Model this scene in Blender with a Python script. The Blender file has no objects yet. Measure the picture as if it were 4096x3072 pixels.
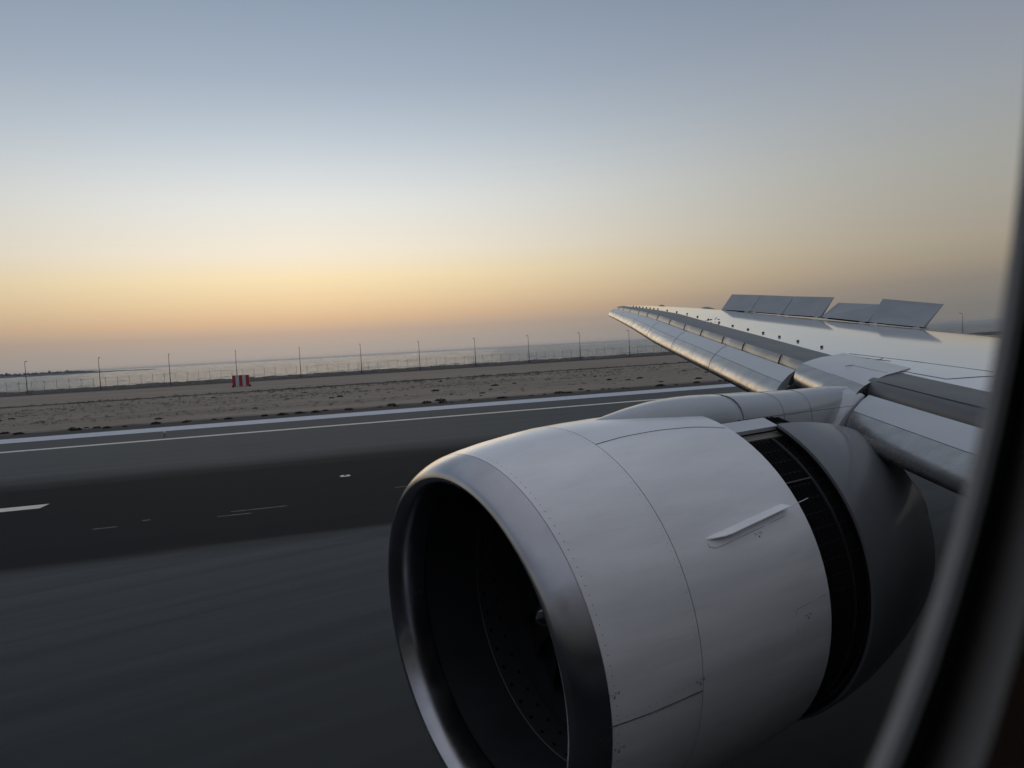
import bpy, bmesh, math, random
from mathutils import Vector
random.seed(7)
SC = bpy.context.scene
COL = SC.collection
R = math.radians
H = 5.75                       # eye height above the ground, metres

# ---------------------------------------------------------------- camera
# world axes: +X towards the aircraft's tail, +Y out over the wing, +Z up
F_PX = 2900.0
YAW = R(33.36)
ROLL = math.atan(0.0558)
PITCH = -math.atan((1536 - 1388) * math.cos(ROLL) / F_PX)
fw = Vector((math.sin(YAW) * math.cos(PITCH), math.cos(YAW) * math.cos(PITCH), math.sin(PITCH)))
r0 = Vector((math.cos(YAW), -math.sin(YAW), 0))
u0 = r0.cross(fw)
rt = math.cos(ROLL) * r0 - math.sin(ROLL) * u0
up = math.sin(ROLL) * r0 + math.cos(ROLL) * u0
cam_d = bpy.data.cameras.new("camera")
cam = bpy.data.objects.new("camera", cam_d)
COL.objects.link(cam)
from mathutils import Matrix
M = Matrix((rt, up, -fw)).transposed().to_4x4()
M.translation = Vector((0, 0, H))
cam.matrix_world = M
cam_d.sensor_width = 36
cam_d.lens = 36 * F_PX / 4096
cam_d.clip_start = 0.005
cam_d.clip_end = 90000
cam_d.dof.use_dof = True
cam_d.dof.focus_distance = 22
cam_d.dof.aperture_fstop = 7.0
SC.camera = cam

# ---------------------------------------------------------------- sky
SUN_AZ = R(17.4)               # from +Y towards +X
SUN_EL = R(4.0)
world = bpy.data.worlds.new("World")
SC.world = world
world.use_nodes = True
wt = world.node_tree
for n in list(wt.nodes):
    wt.nodes.remove(n)


def lin(c):
    return tuple(((v / 255) / 12.92 if v / 255 <= 0.04045 else ((v / 255 + 0.055) / 1.055) ** 2.4) for v in c)


def mnode(nt, op, a=None, b=None, clamp=False):
    n = nt.nodes.new("ShaderNodeMath")
    n.operation = op
    n.use_clamp = clamp
    for i, v in enumerate((a, b)):
        if v is None:
            continue
        if isinstance(v, (int, float)):
            n.inputs[i].default_value = v
        else:
            nt.links.new(v, n.inputs[i])
    return n.outputs[0]


tc = wt.nodes.new("ShaderNodeTexCoord")
sep = wt.nodes.new("ShaderNodeSeparateXYZ")
wt.links.new(tc.outputs["Generated"], sep.inputs[0])
X, Y, Z = sep.outputs
el = mnode(wt, "MULTIPLY", mnode(wt, "ARCSINE", Z), 180 / math.pi)          # degrees
hyp = mnode(wt, "SQRT", mnode(wt, "ADD", mnode(wt, "MULTIPLY", X, X), mnode(wt, "MULTIPLY", Y, Y)))
dot = mnode(wt, "ADD", mnode(wt, "MULTIPLY", X, math.sin(SUN_AZ)), mnode(wt, "MULTIPLY", Y, math.cos(SUN_AZ)))
ca = mnode(wt, "MINIMUM", mnode(wt, "MAXIMUM", mnode(wt, "DIVIDE", dot, hyp), -1.0), 1.0)
ang = mnode(wt, "MULTIPLY", mnode(wt, "ARCCOSINE", ca), 180 / math.pi)
elf = mnode(wt, "DIVIDE", mnode(wt, "MAXIMUM", el, 0.0), 90.0)
# spread the low part of the sky over more of the ramp
pos = mnode(wt, "POWER", elf, 0.5)


def ramp(stops):
    r = wt.nodes.new("ShaderNodeValToRGB")
    e = r.color_ramp.elements
    r.color_ramp.interpolation = "EASE" if False else "LINEAR"
    while len(e) > 1:
        e.remove(e[-1])
    for i, (deg, c) in enumerate(stops):
        p = math.sqrt(deg / 90)
        k = e[0] if i == 0 else e.new(p)
        k.position = p
        k.color = (*lin(c), 1)
    wt.links.new(pos, r.inputs[0])
    return r.outputs[0]


SKY_A = ramp([(0, (172, 162, 155)), (0.9, (174, 162, 153)), (1.9, (187, 165, 149)), (2.9, (217, 183, 148)), (4.3, (236, 207, 164)),
              (6, (247, 226, 184)), (7.7, (244, 233, 212)), (9, (239, 233, 219)), (11.6, (228, 230, 227)), (14.3, (208, 216, 221)),
              (16.8, (187, 199, 210)), (20, (165, 179, 195)), (23.2, (151, 166, 185)), (26.3, (139, 154, 173)), (45, (168, 176, 190)), (90, (178, 182, 192))])
SKY_B = ramp([(0, (124, 121, 118)), (1.2, (128, 125, 120)), (2.9, (141, 134, 125)), (4.3, (160, 149, 132)), (5.7, (167, 158, 143)), (8.5, (168, 164, 154)),
              (11.3, (166, 167, 162)), (15.4, (157, 163, 169)), (19.6, (145, 153, 167)), (24, (128, 141, 158)), (28, (124, 137, 155)), (45, (160, 167, 181)), (90, (178, 182, 192))])
SKY_C = ramp([(0, (88, 88, 94)), (5, (96, 96, 104)), (12, (100, 103, 115)), (25, (118, 124, 138)), (50, (160, 166, 178)), (90, (178, 182, 192))])


def wmix(f, a, b):
    m = wt.nodes.new("ShaderNodeMix")
    m.data_type = "RGBA"
    wt.links.new(f, m.inputs[0])
    wt.links.new(a, m.inputs[6])
    wt.links.new(b, m.inputs[7])
    return m.outputs[2]


f1n = wt.nodes.new("ShaderNodeMapRange"); f1n.interpolation_type = "SMOOTHERSTEP"
wt.links.new(ang, f1n.inputs[0]); f1n.inputs[1].default_value = -6; f1n.inputs[2].default_value = 58
f1 = f1n.outputs[0]
f2 = mnode(wt, "DIVIDE", mnode(wt, "SUBTRACT", ang, 58.0), 85.0, True)
skycol = wmix(f2, wmix(f1, SKY_A, SKY_B), SKY_C)
nish = wt.nodes.new("ShaderNodeTexSky")
nish.sky_type = "NISHITA"
nish.sun_disc = False
nish.sun_elevation = SUN_EL
nish.sun_rotation = SUN_AZ
nish.dust_density = 4
bg = wt.nodes.new("ShaderNodeBackground")
wt.links.new(skycol, bg.inputs[0])
bg.inputs[1].default_value = 1.0
bg2 = wt.nodes.new("ShaderNodeBackground")
wt.links.new(nish.outputs[0], bg2.inputs[0])
bg2.inputs[1].default_value = 0.001
add = wt.nodes.new("ShaderNodeAddShader")
wt.links.new(bg.outputs[0], add.inputs[0])
wt.links.new(bg2.outputs[0], add.inputs[1])
wo = wt.nodes.new("ShaderNodeOutputWorld")
wt.links.new(add.outputs[0], wo.inputs[0])

sun_d = bpy.data.lights.new("sun", "SUN")
sun_d.energy = 0.12
sun_d.angle = R(30)
sun_d.color = (1.0, 0.72, 0.45)
sun = bpy.data.objects.new("sun", sun_d)
COL.objects.link(sun)
sd = Vector((math.sin(SUN_AZ) * math.cos(SUN_EL), math.cos(SUN_AZ) * math.cos(SUN_EL), math.sin(SUN_EL)))
sun.rotation_euler = sd.to_track_quat("Z", "Y").to_euler()

SC.view_settings.view_transform = "Standard"
SC.view_settings.look = "None"
SC.view_settings.exposure = 0
SC.view_settings.gamma = 1
SC.cycles.use_denoising = True
SC.cycles.max_bounces = 6
SC.cycles.caustics_reflective = False
SC.cycles.caustics_refractive = False


# ---------------------------------------------------------------- helpers
def tag(o, label=None, cat=None, group=None, kind=None):
    if label: o["label"] = label
    if cat: o["category"] = cat
    if group: o["group"] = group
    if kind: o["kind"] = kind
    return o


def obj(name, verts, faces, mat, parent=None, smooth=False, fmats=None, origin=None):
    me = bpy.data.meshes.new(name)
    if origin is not None:
        ox, oy, oz = origin
        verts = [(v[0] - ox, v[1] - oy, v[2] - oz) for v in verts]
    me.from_pydata([tuple(v) for v in verts], [], faces)
    mats = mat if isinstance(mat, (list, tuple)) else [mat]
    for m in mats:
        me.materials.append(m)
    if fmats:
        me.polygons.foreach_set("material_index", fmats)
    if smooth:
        me.shade_smooth()
    me.validate()
    me.update()
    o = bpy.data.objects.new(name, me)
    COL.objects.link(o)
    if origin is not None:
        o.location = origin
    if parent is not None:
        o.parent = parent
    return o


class MB:
    def __init__(s): s.v = []; s.f = []; s.m = []
    def box(s, c, d, ax=None, mi=0):
        ax = ax or (Vector((1, 0, 0)), Vector((0, 1, 0)), Vector((0, 0, 1)))
        b = len(s.v); c = Vector(c)
        for k in (-.5, .5):
            for j in (-.5, .5):
                for i in (-.5, .5):
                    s.v.append(c + ax[0] * d[0] * i + ax[1] * d[1] * j + ax[2] * d[2] * k)
        for f in ((0, 2, 3, 1), (4, 5, 7, 6), (0, 1, 5, 4), (2, 6, 7, 3), (0, 4, 6, 2), (1, 3, 7, 5)):
            s.f.append([b + i for i in f]); s.m.append(mi)
    def tube(s, pts, rad, n=8, mi=0, cap=True):
        pts = [Vector(p) for p in pts]
        if not isinstance(rad, (list, tuple)): rad = [rad] * len(pts)
        b = len(s.v)
        for i, p in enumerate(pts):
            t = (pts[min(i + 1, len(pts) - 1)] - pts[max(i - 1, 0)]).normalized()
            a = t.orthogonal() if abs(t.z) > .9 else t.cross(Vector((0, 0, 1)))
            if abs(t.z) > .9: a = Vector((1, 0, 0)) - t * t.x
            a.normalize(); c = t.cross(a)
            for k in range(n):
                q = 2 * math.pi * k / n
                s.v.append(p + rad[i] * (math.cos(q) * a + math.sin(q) * c))
        for i in range(len(pts) - 1):
            for k in range(n):
                s.f.append([b + i * n + k, b + i * n + (k + 1) % n, b + (i + 1) * n + (k + 1) % n, b + (i + 1) * n + k]); s.m.append(mi)
        if cap:
            s.f.append([b + k for k in range(n)][::-1]); s.m.append(mi)
            s.f.append([b + (len(pts) - 1) * n + k for k in range(n)]); s.m.append(mi)
    def grid(s, rows, closed=False, mi=0, mfn=None):
        b = len(s.v); w = len(rows[0])
        for r in rows: s.v += [Vector(p) for p in r]
        for i in range(len(rows) - 1):
            for k in range(w if closed else w - 1):
                k2 = (k + 1) % w
                s.f.append([b + i * w + k, b + i * w + k2, b + (i + 1) * w + k2, b + (i + 1) * w + k])
                s.m.append(mfn(i, k) if mfn else mi)
    def poly(s, pts, mi=0):
        b = len(s.v); s.v += [Vector(p) for p in pts]
        s.f.append(list(range(b, b + len(pts)))); s.m.append(mi)
    def build(s, name, mat, parent=None, smooth=False, origin=None):
        return obj(name, s.v, s.f, mat, parent, smooth, s.m, origin)


def interp(x, xs, ys):
    if x <= xs[0]: return ys[0]
    for i in range(len(xs) - 1):
        if x <= xs[i + 1]:
            t = (x - xs[i]) / (xs[i + 1] - xs[i])
            return ys[i] + t * (ys[i + 1] - ys[i])
    return ys[-1]


def autosmooth(o, deg=35):
    me = o.data
    me.shade_smooth()
    bm = bmesh.new(); bm.from_mesh(me)
    bmesh.ops.recalc_face_normals(bm, faces=bm.faces)
    for e in bm.edges:
        if len(e.link_faces) == 2 and e.calc_face_angle(0) > R(deg):
            e.smooth = False
    bm.to_mesh(me); bm.free()
    return o


# ---------------------------------------------------------------- materials
def mat(name, col, rough=.5, metal=0.0, noise=None, bump=None, rnoise=None, coat=0.0, spec=None, crough=.08):
    """noise=(scale xyz, amount, detail) varies the colour, rnoise the roughness, bump=(scale xyz, strength, distance)"""
    m = bpy.data.materials.new(name); m.use_nodes = True
    nt = m.node_tree; b = nt.nodes["Principled BSDF"]
    b.inputs["Base Color"].default_value = (*col, 1)
    b.inputs["Roughness"].default_value = rough
    b.inputs["Metallic"].default_value = metal
    if coat: b.inputs["Coat Weight"].default_value = coat; b.inputs["Coat Roughness"].default_value = crough
    if spec is not None: b.inputs["Specular IOR Level"].default_value = spec
    def nz(scale, detail=4, rough_=.55):
        tcn = nt.nodes.new("ShaderNodeTexCoord"); mp = nt.nodes.new("ShaderNodeMapping")
        mp.inputs["Scale"].default_value = scale
        nt.links.new(tcn.outputs["Object"], mp.inputs[0])
        n = nt.nodes.new("ShaderNodeTexNoise"); n.inputs["Scale"].default_value = 1; n.inputs["Detail"].default_value = detail
        n.inputs["Roughness"].default_value = rough_
        nt.links.new(mp.outputs[0], n.inputs["Vector"])
        return n.outputs["Fac"]
    def mr(v, lo, hi, a=.3, z=.7):
        q = nt.nodes.new("ShaderNodeMapRange"); nt.links.new(v, q.inputs[0])
        q.inputs[1].default_value = a; q.inputs[2].default_value = z; q.inputs[3].default_value = lo; q.inputs[4].default_value = hi
        return q.outputs[0]
    if noise:
        sc, am, det = noise
        v = mr(nz(sc, det), 1 - am, 1 + am * .5)
        mx = nt.nodes.new("ShaderNodeVectorMath"); mx.operation = "SCALE"
        mx.inputs[0].default_value = col
        nt.links.new(v, mx.inputs["Scale"]); nt.links.new(mx.outputs[0], b.inputs["Base Color"])
    if rnoise:
        sc, lo, hi = rnoise
        nt.links.new(mr(nz(sc, 5), lo, hi), b.inputs["Roughness"])
    if bump:
        sc, st, ds = bump
        bp = nt.nodes.new("ShaderNodeBump"); bp.inputs["Strength"].default_value = st; bp.inputs["Distance"].default_value = ds
        nt.links.new(nz(sc, 3), bp.inputs["Height"]); nt.links.new(bp.outputs[0], b.inputs["Normal"])
    return m


M_white = mat("nacelle_white_paint", (.80, .79, .79), .36, noise=((.45, 1.6, 3.2), .15, 6), rnoise=((1.2, 2, 2), .28, .38), coat=1.0, crough=.24)
def grime(m, specs):
    """streaky dirt that stays on the paint: specs = (scale, threshold lo, hi, strength)"""
    nt = m.node_tree; b = nt.nodes["Principled BSDF"]
    tcn = nt.nodes.new("ShaderNodeTexCoord"); cur = b.inputs["Base Color"].links[0].from_socket
    for sc_, lo, hi, st in specs:
        mp = nt.nodes.new("ShaderNodeMapping"); mp.inputs["Scale"].default_value = sc_; nt.links.new(tcn.outputs["Object"], mp.inputs[0])
        n = nt.nodes.new("ShaderNodeTexNoise"); n.inputs["Scale"].default_value = 1; n.inputs["Detail"].default_value = 7; n.inputs["Roughness"].default_value = .65
        nt.links.new(mp.outputs[0], n.inputs["Vector"])
        q = nt.nodes.new("ShaderNodeMapRange"); nt.links.new(n.outputs["Fac"], q.inputs[0])
        q.inputs[1].default_value = lo; q.inputs[2].default_value = hi; q.inputs[3].default_value = 0; q.inputs[4].default_value = st
        mx = nt.nodes.new("ShaderNodeMix"); mx.data_type = "RGBA"; nt.links.new(q.outputs[0], mx.inputs[0]); nt.links.new(cur, mx.inputs[6])
        mx.inputs[7].default_value = (.20, .18, .16, 1); cur = mx.outputs[2]
    nt.links.new(cur, b.inputs["Base Color"])
grime(M_white, [((.7, 2.6, 3.4), .56, .80, .20), ((1.2, 9, 11), .58, .80, .18), ((9, 9, 9), .62, .8, .10)])
M_wing = mat("wing_gloss_paint", (.66, .68, .70), .13, noise=((.6, .3, 1), .05, 3), rnoise=((.5, .4, 1), .05, .10), bump=((.7, .5, .5), .04, .03), coat=.6)
M_panel = mat("wing_panel_paint", (.53, .545, .57), .30, noise=((1, 1, 1), .08, 4))
M_slat = mat("slat_white_paint", (.50, .525, .55), .32, noise=((2, .5, 2), .06, 4))
M_metal = mat("bare_slat_metal", (.38, .375, .365), .28, 1.0, noise=((5, .8, 5), .16, 6), rnoise=((7, 1.2, 7), .20, .36), bump=((4, 1, 4), .08, .02))
M_lip = mat("inlet_lip_metal", (.45, .45, .47), .2, 1.0, noise=((1.6, 1.6, 1.6), .22, 6), rnoise=((2.5, 2.5, 2.5), .15, .28))
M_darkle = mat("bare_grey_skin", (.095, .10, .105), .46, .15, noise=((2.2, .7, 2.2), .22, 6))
M_tube = mat("fixed_nose_metal", (.25, .25, .245), .38, .85, noise=((4, .8, 4), .24, 6))
grime(M_metal, [((4, .7, 4), .52, .75, .30)])
M_spoiler = mat("spoiler_paint", (.29, .31, .33), .5, noise=((.9, .9, 3.5), .10, 5))
M_black = mat("black_void", (.005, .005, .006), .9, spec=.05)
M_cavity = mat("dark_cavity", (.014, .014, .016), .6, spec=.2)
M_seam = mat("seam_sealant", (.03, .03, .033), .6)
M_liner = mat("inlet_acoustic_liner", (.035, .036, .04), .45, noise=((2, 2, 2), .2, 3))
M_blade = mat("fan_blade_dark", (.015, .015, .018), .35)
M_tanring = mat("fan_case_ring", (.045, .045, .048), .5)
M_spin = mat("spinner_black", (.01, .01, .012), .35)
M_mark = mat("spinner_white_mark", (.7, .7, .72), .5)
M_pylon = mat("pylon_paint", (.39, .405, .42), .20, noise=((1, 2, 2), .08, 4), rnoise=((1.2, 2, 2), .14, .26), coat=.3)
M_bracket = mat("dark_bracket", (.06, .06, .065), .45, .3)
M_fus = mat("fuselage_paint", (.55, .56, .58), .35)
M_cabin = mat("cabin_lining", (.58, .46, .39), .7)
M_rubber = mat("window_rubber", (.02, .022, .027), .6)
M_ring = mat("window_trim_grey", (.42, .41, .40), .55)


# ---------------------------------------------------------------- ground frame (runway direction u, across v)
UD = Vector((.954, -.300, 0)).normalized()
VD = Vector((-UD.y, UD.x, 0))


def G(u, v, z=0):
    p = UD * u + VD * v
    return Vector((p.x, p.y, z))


def quad_uv(mb, u0_, u1, v0, v1, z, mi=0):
    mb.poly([G(u0_, v0, z), G(u1, v0, z), G(u1, v1, z), G(u0_, v1, z)], mi)


def uvnodes(nt):
    """object coordinates turned into along-runway u and across-runway v"""
    tcn = nt.nodes.new("ShaderNodeTexCoord")
    mp = nt.nodes.new("ShaderNodeMapping"); mp.vector_type = "TEXTURE"
    mp.inputs["Rotation"].default_value = (0, 0, math.atan2(UD.y, UD.x))
    nt.links.new(tcn.outputs["Object"], mp.inputs[0])
    s = nt.nodes.new("ShaderNodeSeparateXYZ"); nt.links.new(mp.outputs[0], s.inputs[0])
    return mp.outputs[0], s.outputs[0], s.outputs[1]


def nznode(nt, vec, scale, detail=5, rough=.6):
    mp = nt.nodes.new("ShaderNodeMapping"); mp.inputs["Scale"].default_value = scale
    nt.links.new(vec, mp.inputs[0])
    n = nt.nodes.new("ShaderNodeTexNoise"); n.inputs["Scale"].default_value = 1
    n.inputs["Detail"].default_value = detail; n.inputs["Roughness"].default_value = rough
    nt.links.new(mp.outputs[0], n.inputs["Vector"])
    return n.outputs["Fac"]


def mapr(nt, v, a, z, lo, hi, smooth=False):
    q = nt.nodes.new("ShaderNodeMapRange")
    if smooth: q.interpolation_type = "SMOOTHSTEP"
    if isinstance(v, (int, float)): q.inputs[0].default_value = v
    else: nt.links.new(v, q.inputs[0])
    for i, x in enumerate((a, z, lo, hi)): q.inputs[i + 1].default_value = x
    return q.outputs[0]


def mixc(nt, f, a, b):
    m = nt.nodes.new("ShaderNodeMix"); m.data_type = "RGBA"
    nt.links.new(f, m.inputs[0])
    for i, c in ((6, a), (7, b)):
        if isinstance(c, tuple): m.inputs[i].default_value = (*c, 1)
        else: nt.links.new(c, m.inputs[i])
    return m.outputs[2]


def new_mat(name):
    m = bpy.data.materials.new(name); m.use_nodes = True
    return m, m.node_tree, m.node_tree.nodes["Principled BSDF"]


# asphalt: worn grey, light falloff painted in across it, with a broad band of tyre rubber along the runway centre and fine tracks of the turn-off
M_asph, nt, b = new_mat("runway_asphalt")
vec, gu, gv = uvnodes(nt)
wob = mapr(nt, nznode(nt, vec, (.05, .6, 1), 5), .3, .7, -.9, .9)
vv = mnode(nt, "ADD", gv, wob)
band = mnode(nt, "MULTIPLY", mapr(nt, vv, 22.8, 25.0, 0, 1, True), mapr(nt, vv, 40.5, 47.5, 1, 0, True))
tcn = nt.nodes.new("ShaderNodeTexCoord")
trk = nznode(nt, tcn.outputs["Object"], (.03, 1.1, 1), 6, .7)
trk2 = nznode(nt, vec, (.02, .9, 1), 5, .65)
trk3 = nznode(nt, tcn.outputs["Object"], (1.1, 9, 1), 4, .6)
fine = nznode(nt, tcn.outputs["Object"], (14, 14, 14), 3)
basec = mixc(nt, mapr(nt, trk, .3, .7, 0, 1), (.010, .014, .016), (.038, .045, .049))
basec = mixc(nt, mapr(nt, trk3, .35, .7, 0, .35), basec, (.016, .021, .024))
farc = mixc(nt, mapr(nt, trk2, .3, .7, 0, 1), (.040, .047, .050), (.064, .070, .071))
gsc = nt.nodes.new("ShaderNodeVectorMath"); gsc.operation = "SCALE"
nt.links.new(basec, gsc.inputs[0]); nt.links.new(mapr(nt, vv, 7, 23, .50, 1.5, True), gsc.inputs["Scale"])  # light falloff painted into the colour: darker towards the aircraft
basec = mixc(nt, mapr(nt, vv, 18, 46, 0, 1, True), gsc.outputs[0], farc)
rubc = mixc(nt, mapr(nt, trk2, .3, .7, 0, 1), (.003, .004, .006), (.009, .010, .013))
colr = mixc(nt, band, basec, rubc)
agg = nznode(nt, tcn.outputs["Object"], (45, 45, 45), 2)
colr = mixc(nt, mapr(nt, agg, .35, .75, 0, .35), colr, (.07, .075, .078))
joint = nt.nodes.new("ShaderNodeMath"); joint.operation = "PINGPONG"; nt.links.new(gv, joint.inputs[0]); joint.inputs[1].default_value = 3.75
colr = mixc(nt, mapr(nt, joint.outputs[0], 0, .05, .35, 0), colr, (.015, .016, .017))
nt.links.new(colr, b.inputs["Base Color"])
b.inputs["Roughness"].default_value = .85
nt.links.new(mapr(nt, band, 0, 1, .30, .04), b.inputs["Specular IOR Level"])
bp = nt.nodes.new("ShaderNodeBump"); bp.inputs["Strength"].default_value = .4; bp.inputs["Distance"].default_value = .01
nt.links.new(fine, bp.inputs["Height"]); nt.links.new(bp.outputs[0], b.inputs["Normal"])

# sand: compacted, with darker gritty strips parallel to the runway
M_sand, nt, b = new_mat("coastal_sand")
vec, gu, gv = uvnodes(nt)
big = nznode(nt, vec, (.02, .09, 1), 5)
med = nznode(nt, vec, (.25, .8, 1), 6, .7)
c = mixc(nt, mapr(nt, big, .3, .7, 0, 1), (.225, .190, .155), (.305, .26, .215))
c = mixc(nt, mapr(nt, med, .45, .7, 0, .4), c, (.17, .147, .13))
strip = mnode(nt, "MULTIPLY", mapr(nt, gv, 84, 96, 0, 1, True), mapr(nt, gv, 128, 150, 1, 0, True))
c = mixc(nt, mnode(nt, "MULTIPLY", strip, mapr(nt, nznode(nt, vec, (.06, .5, 1), 6, .75), .45, .62, 0, .5)), c, (.12, .106, .092))
grit = mnode(nt, "MULTIPLY", mapr(nt, gv, 74, 76, 0, 1), mapr(nt, mnode(nt, "ADD", gv, mapr(nt, med, .3, .7, -2.5, 2.5)), 80, 84.5, 1, 0, True))
c = mixc(nt, grit, c, (.060, .058, .058))
nt.links.new(c, b.inputs["Base Color"])
b.inputs["Roughness"].default_value = .95
b.inputs["Specular IOR Level"].default_value = .1
bp = nt.nodes.new("ShaderNodeBump"); bp.inputs["Strength"].default_value = .7; bp.inputs["Distance"].default_value = .12
nt.links.new(med, bp.inputs["Height"]); nt.links.new(bp.outputs[0], b.inputs["Normal"])

# sea
M_sea, nt, b = new_mat("sea_water")
vec, gu, gv = uvnodes(nt)
b.inputs["Base Color"].default_value = (.125, .170, .205, 1)
b.inputs["Specular IOR Level"].default_value = .26
b.inputs["Roughness"].default_value = .24
b.inputs["IOR"].default_value = 1.33
w1 = nznode(nt, vec, (.10, .45, 1), 6, .72)
w2 = nznode(nt, vec, (.012, .05, 1), 3, .6)
hgt = mnode(nt, "ADD", w1, mnode(nt, "MULTIPLY", w2, 1.5))
bp = nt.nodes.new("ShaderNodeBump"); bp.inputs["Strength"].default_value = 1.0; bp.inputs["Distance"].default_value = 2.4
nt.links.new(hgt, bp.inputs["Height"]); nt.links.new(bp.outputs[0], b.inputs["Normal"])

M_paintw = mat("runway_white_paint", (.50, .53, .59), .7, noise=((1.5, 1.5, 1), .12, 6), spec=.2)
M_paintl = mat("runway_edge_paint", (.66, .64, .56), .7, noise=((1.5, 1.5, 1), .15, 6), spec=.2)
M_worn = mat("worn_paint", (.34, .34, .33), .7, noise=((5, 5, 1), .5, 6), spec=.2)

# ---------------------------------------------------------------- setting
mb = MB()
quad_uv(mb, -2500, 2500, -1500, 228, -.03)
sand = tag(mb.build("ground", M_sand), "brown sandy strip between the runway and the sea wall", "ground", kind="structure")
mb = MB()
rows = []
for u_ in [-2500, -600] + [-300 + 4 * i for i in range(200)] + [600, 2500]:
    rows.append([G(u_, -600, 0), G(u_, 75.9 + .15 * math.sin(u_ * 1.7) + .1 * math.sin(u_ * .63), 0)])
mb.grid(rows)
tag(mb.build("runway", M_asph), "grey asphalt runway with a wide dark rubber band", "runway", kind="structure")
mb = MB()
quad_uv(mb, -1500, 1500, 70.4, 75.0, .004)
tag(mb.build("shoulder_marking", M_paintw), "broad pale blue-white painted band along the far runway shoulder", "runway marking", kind="structure")
mb = MB()
quad_uv(mb, -1500, 1500, 62.0, 62.95, .004)
tag(mb.build("edge_line", M_paintl), "thin cream painted line along the far runway edge", "runway marking", kind="structure")
mb = MB()
for k in range(-9, 9):
    a_ = -41.2 + 60 * k
    mb.poly([G(a_, 35.15, .004), G(a_ + 29.95, 35.15, .004), G(a_ + 30.05, 36.1, .004), G(a_, 36.1, .004)])
for (a_, b_, v_, w_) in ((-3.1, -1.0, 29.75, .05), (-3.5, -2.3, 29.07, .05), (-6.25, -5.95, 29.9, .05), (-7.75, -6.95, 29.27, .05),
                         (11, 12.2, 33.6, .06), (-13, -12.7, 27.2, .04), (3.4, 3.9, 31.2, .05)):
    n_ = 10
    top = [G(a_ + (b_ - a_) * i / n_, v_ + w_ * (.4 + .6 * random.random()), .004) for i in range(n_ + 1)]
    bot = [G(a_ + (b_ - a_) * i / n_, v_ - w_ * (.2 + .5 * random.random()), .004) for i in range(n_ + 1)]
    mb.grid([bot, top], mi=1)
tag(mb.build("centre_line", [M_paintl, M_worn]), "broken white centre line painted on the dark rubber band", "runway marking", kind="structure")
mb = MB()
from mathutils import noise as mnz
rows = []; v_ = 229.0
while v_ < 11600:
    row = []
    wl = max(1.0, (v_ / 420.0))                      # longer swell is all one can see far off
    for k in range(300):
        az = R(-42 + 100 * k / 299); u_ = v_ * math.tan(az * .98)
        p = Vector((u_ * .045 / wl ** .6, v_ * .16 / wl ** .6, 0))
        h_ = mnz.noise(p) * .55 + mnz.noise(p * 2.3 + Vector((7, 3, 0))) * .30 + mnz.noise(p * 5.1) * .16
        edge = min(1, (11500 - v_) / 2000)
        row.append(G(u_, v_, -2.2 + h_ * 1.55 * (wl ** .52) * max(0, edge)))
    rows.append(row); v_ *= 1.0105
mb.grid(rows)
mb.poly([G(-12000, 226, -3.6), G(12000, 226, -3.6), G(12000, 11800, -3.6), G(-12000, 11800, -3.6)])
tag(mb.build("sea", M_sea, smooth=True), "grey glittering sea out to the horizon", "sea", kind="structure")

# kerb strip of darker earth in front of the sea wall
mb = MB()
rows = []
for i in range(260):
    u_ = -260 + i * 2.2
    rows.append([G(u_, 222.2 + random.uniform(-.3, .3), -.04), G(u_, 223.2, .30 + random.uniform(-.04, .06)), G(u_, 226.8, .34)])
mb.grid(rows)
M_kerb = mat("dark_earth_bank", (.11, .098, .09), .95, noise=((.6, .6, 1), .3, 5), spec=.1)
tag(mb.build("path", M_kerb), "low dark earth bank along the foot of the sea wall", "bank", kind="structure")
# low wheel-rutted ridge with scrub, across the middle of the sand
mb = MB()
rows = []
for i in range(500):
    u_ = -200 + i * .9
    k = .5 + .5 * math.sin(u_ * .13) * math.sin(u_ * .031 + 1)
    w = .5 + .9 * k + random.uniform(0, .4)
    h_ = .05 + .10 * k + random.uniform(0, .10)
    o_ = math.sin(u_ * .05) * .5
    rows.append([G(u_, 147.4 + o_ - w, -.05), G(u_, 147.4 + o_ - w * .4, h_), G(u_, 147.4 + o_ + w * .5, h_ * .9), G(u_, 147.4 + o_ + w * 1.3, -.05)])
mb.grid(rows)
tag(mb.build("terrain", M_kerb), "thin dark ridge of earth running across the sand", "ridge", kind="structure")

# far spit of land with trees
M_land = mat("far_land", (.055, .055, .052), .95, noise=((.02, .02, .02), .2, 3))
mb = MB()
def az_pt(deg, dist, z):
    a = R(deg); return Vector((math.sin(a) * dist, math.cos(a) * dist, z))
rows = []
N = 80
for i in range(N + 1):
    az = -14 + (9.2 + 14) * i / N
    d = 2150 + 350 * i / N
    t = min(1, (N - i) / 22)
    h_ = (5.5 * t + .3) * (.85 + .15 * math.sin(i * .9))
    rows.append([az_pt(az, d, -2.3), az_pt(az, d + 14, -2.2 + h_ * .7), az_pt(az, d + 60, -2.2 + h_), az_pt(az, d + 160, -2.2 + h_ * .8), az_pt(az, d + 300, -2.3)])
mb.grid(rows)
tag(mb.build("far_land", M_land, smooth=True), "low dark spit of land far across the water", "land", kind="structure")
M_leaf_far = mat("far_tree_foliage", (.030, .036, .026), .9)
mb = MB()
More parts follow.
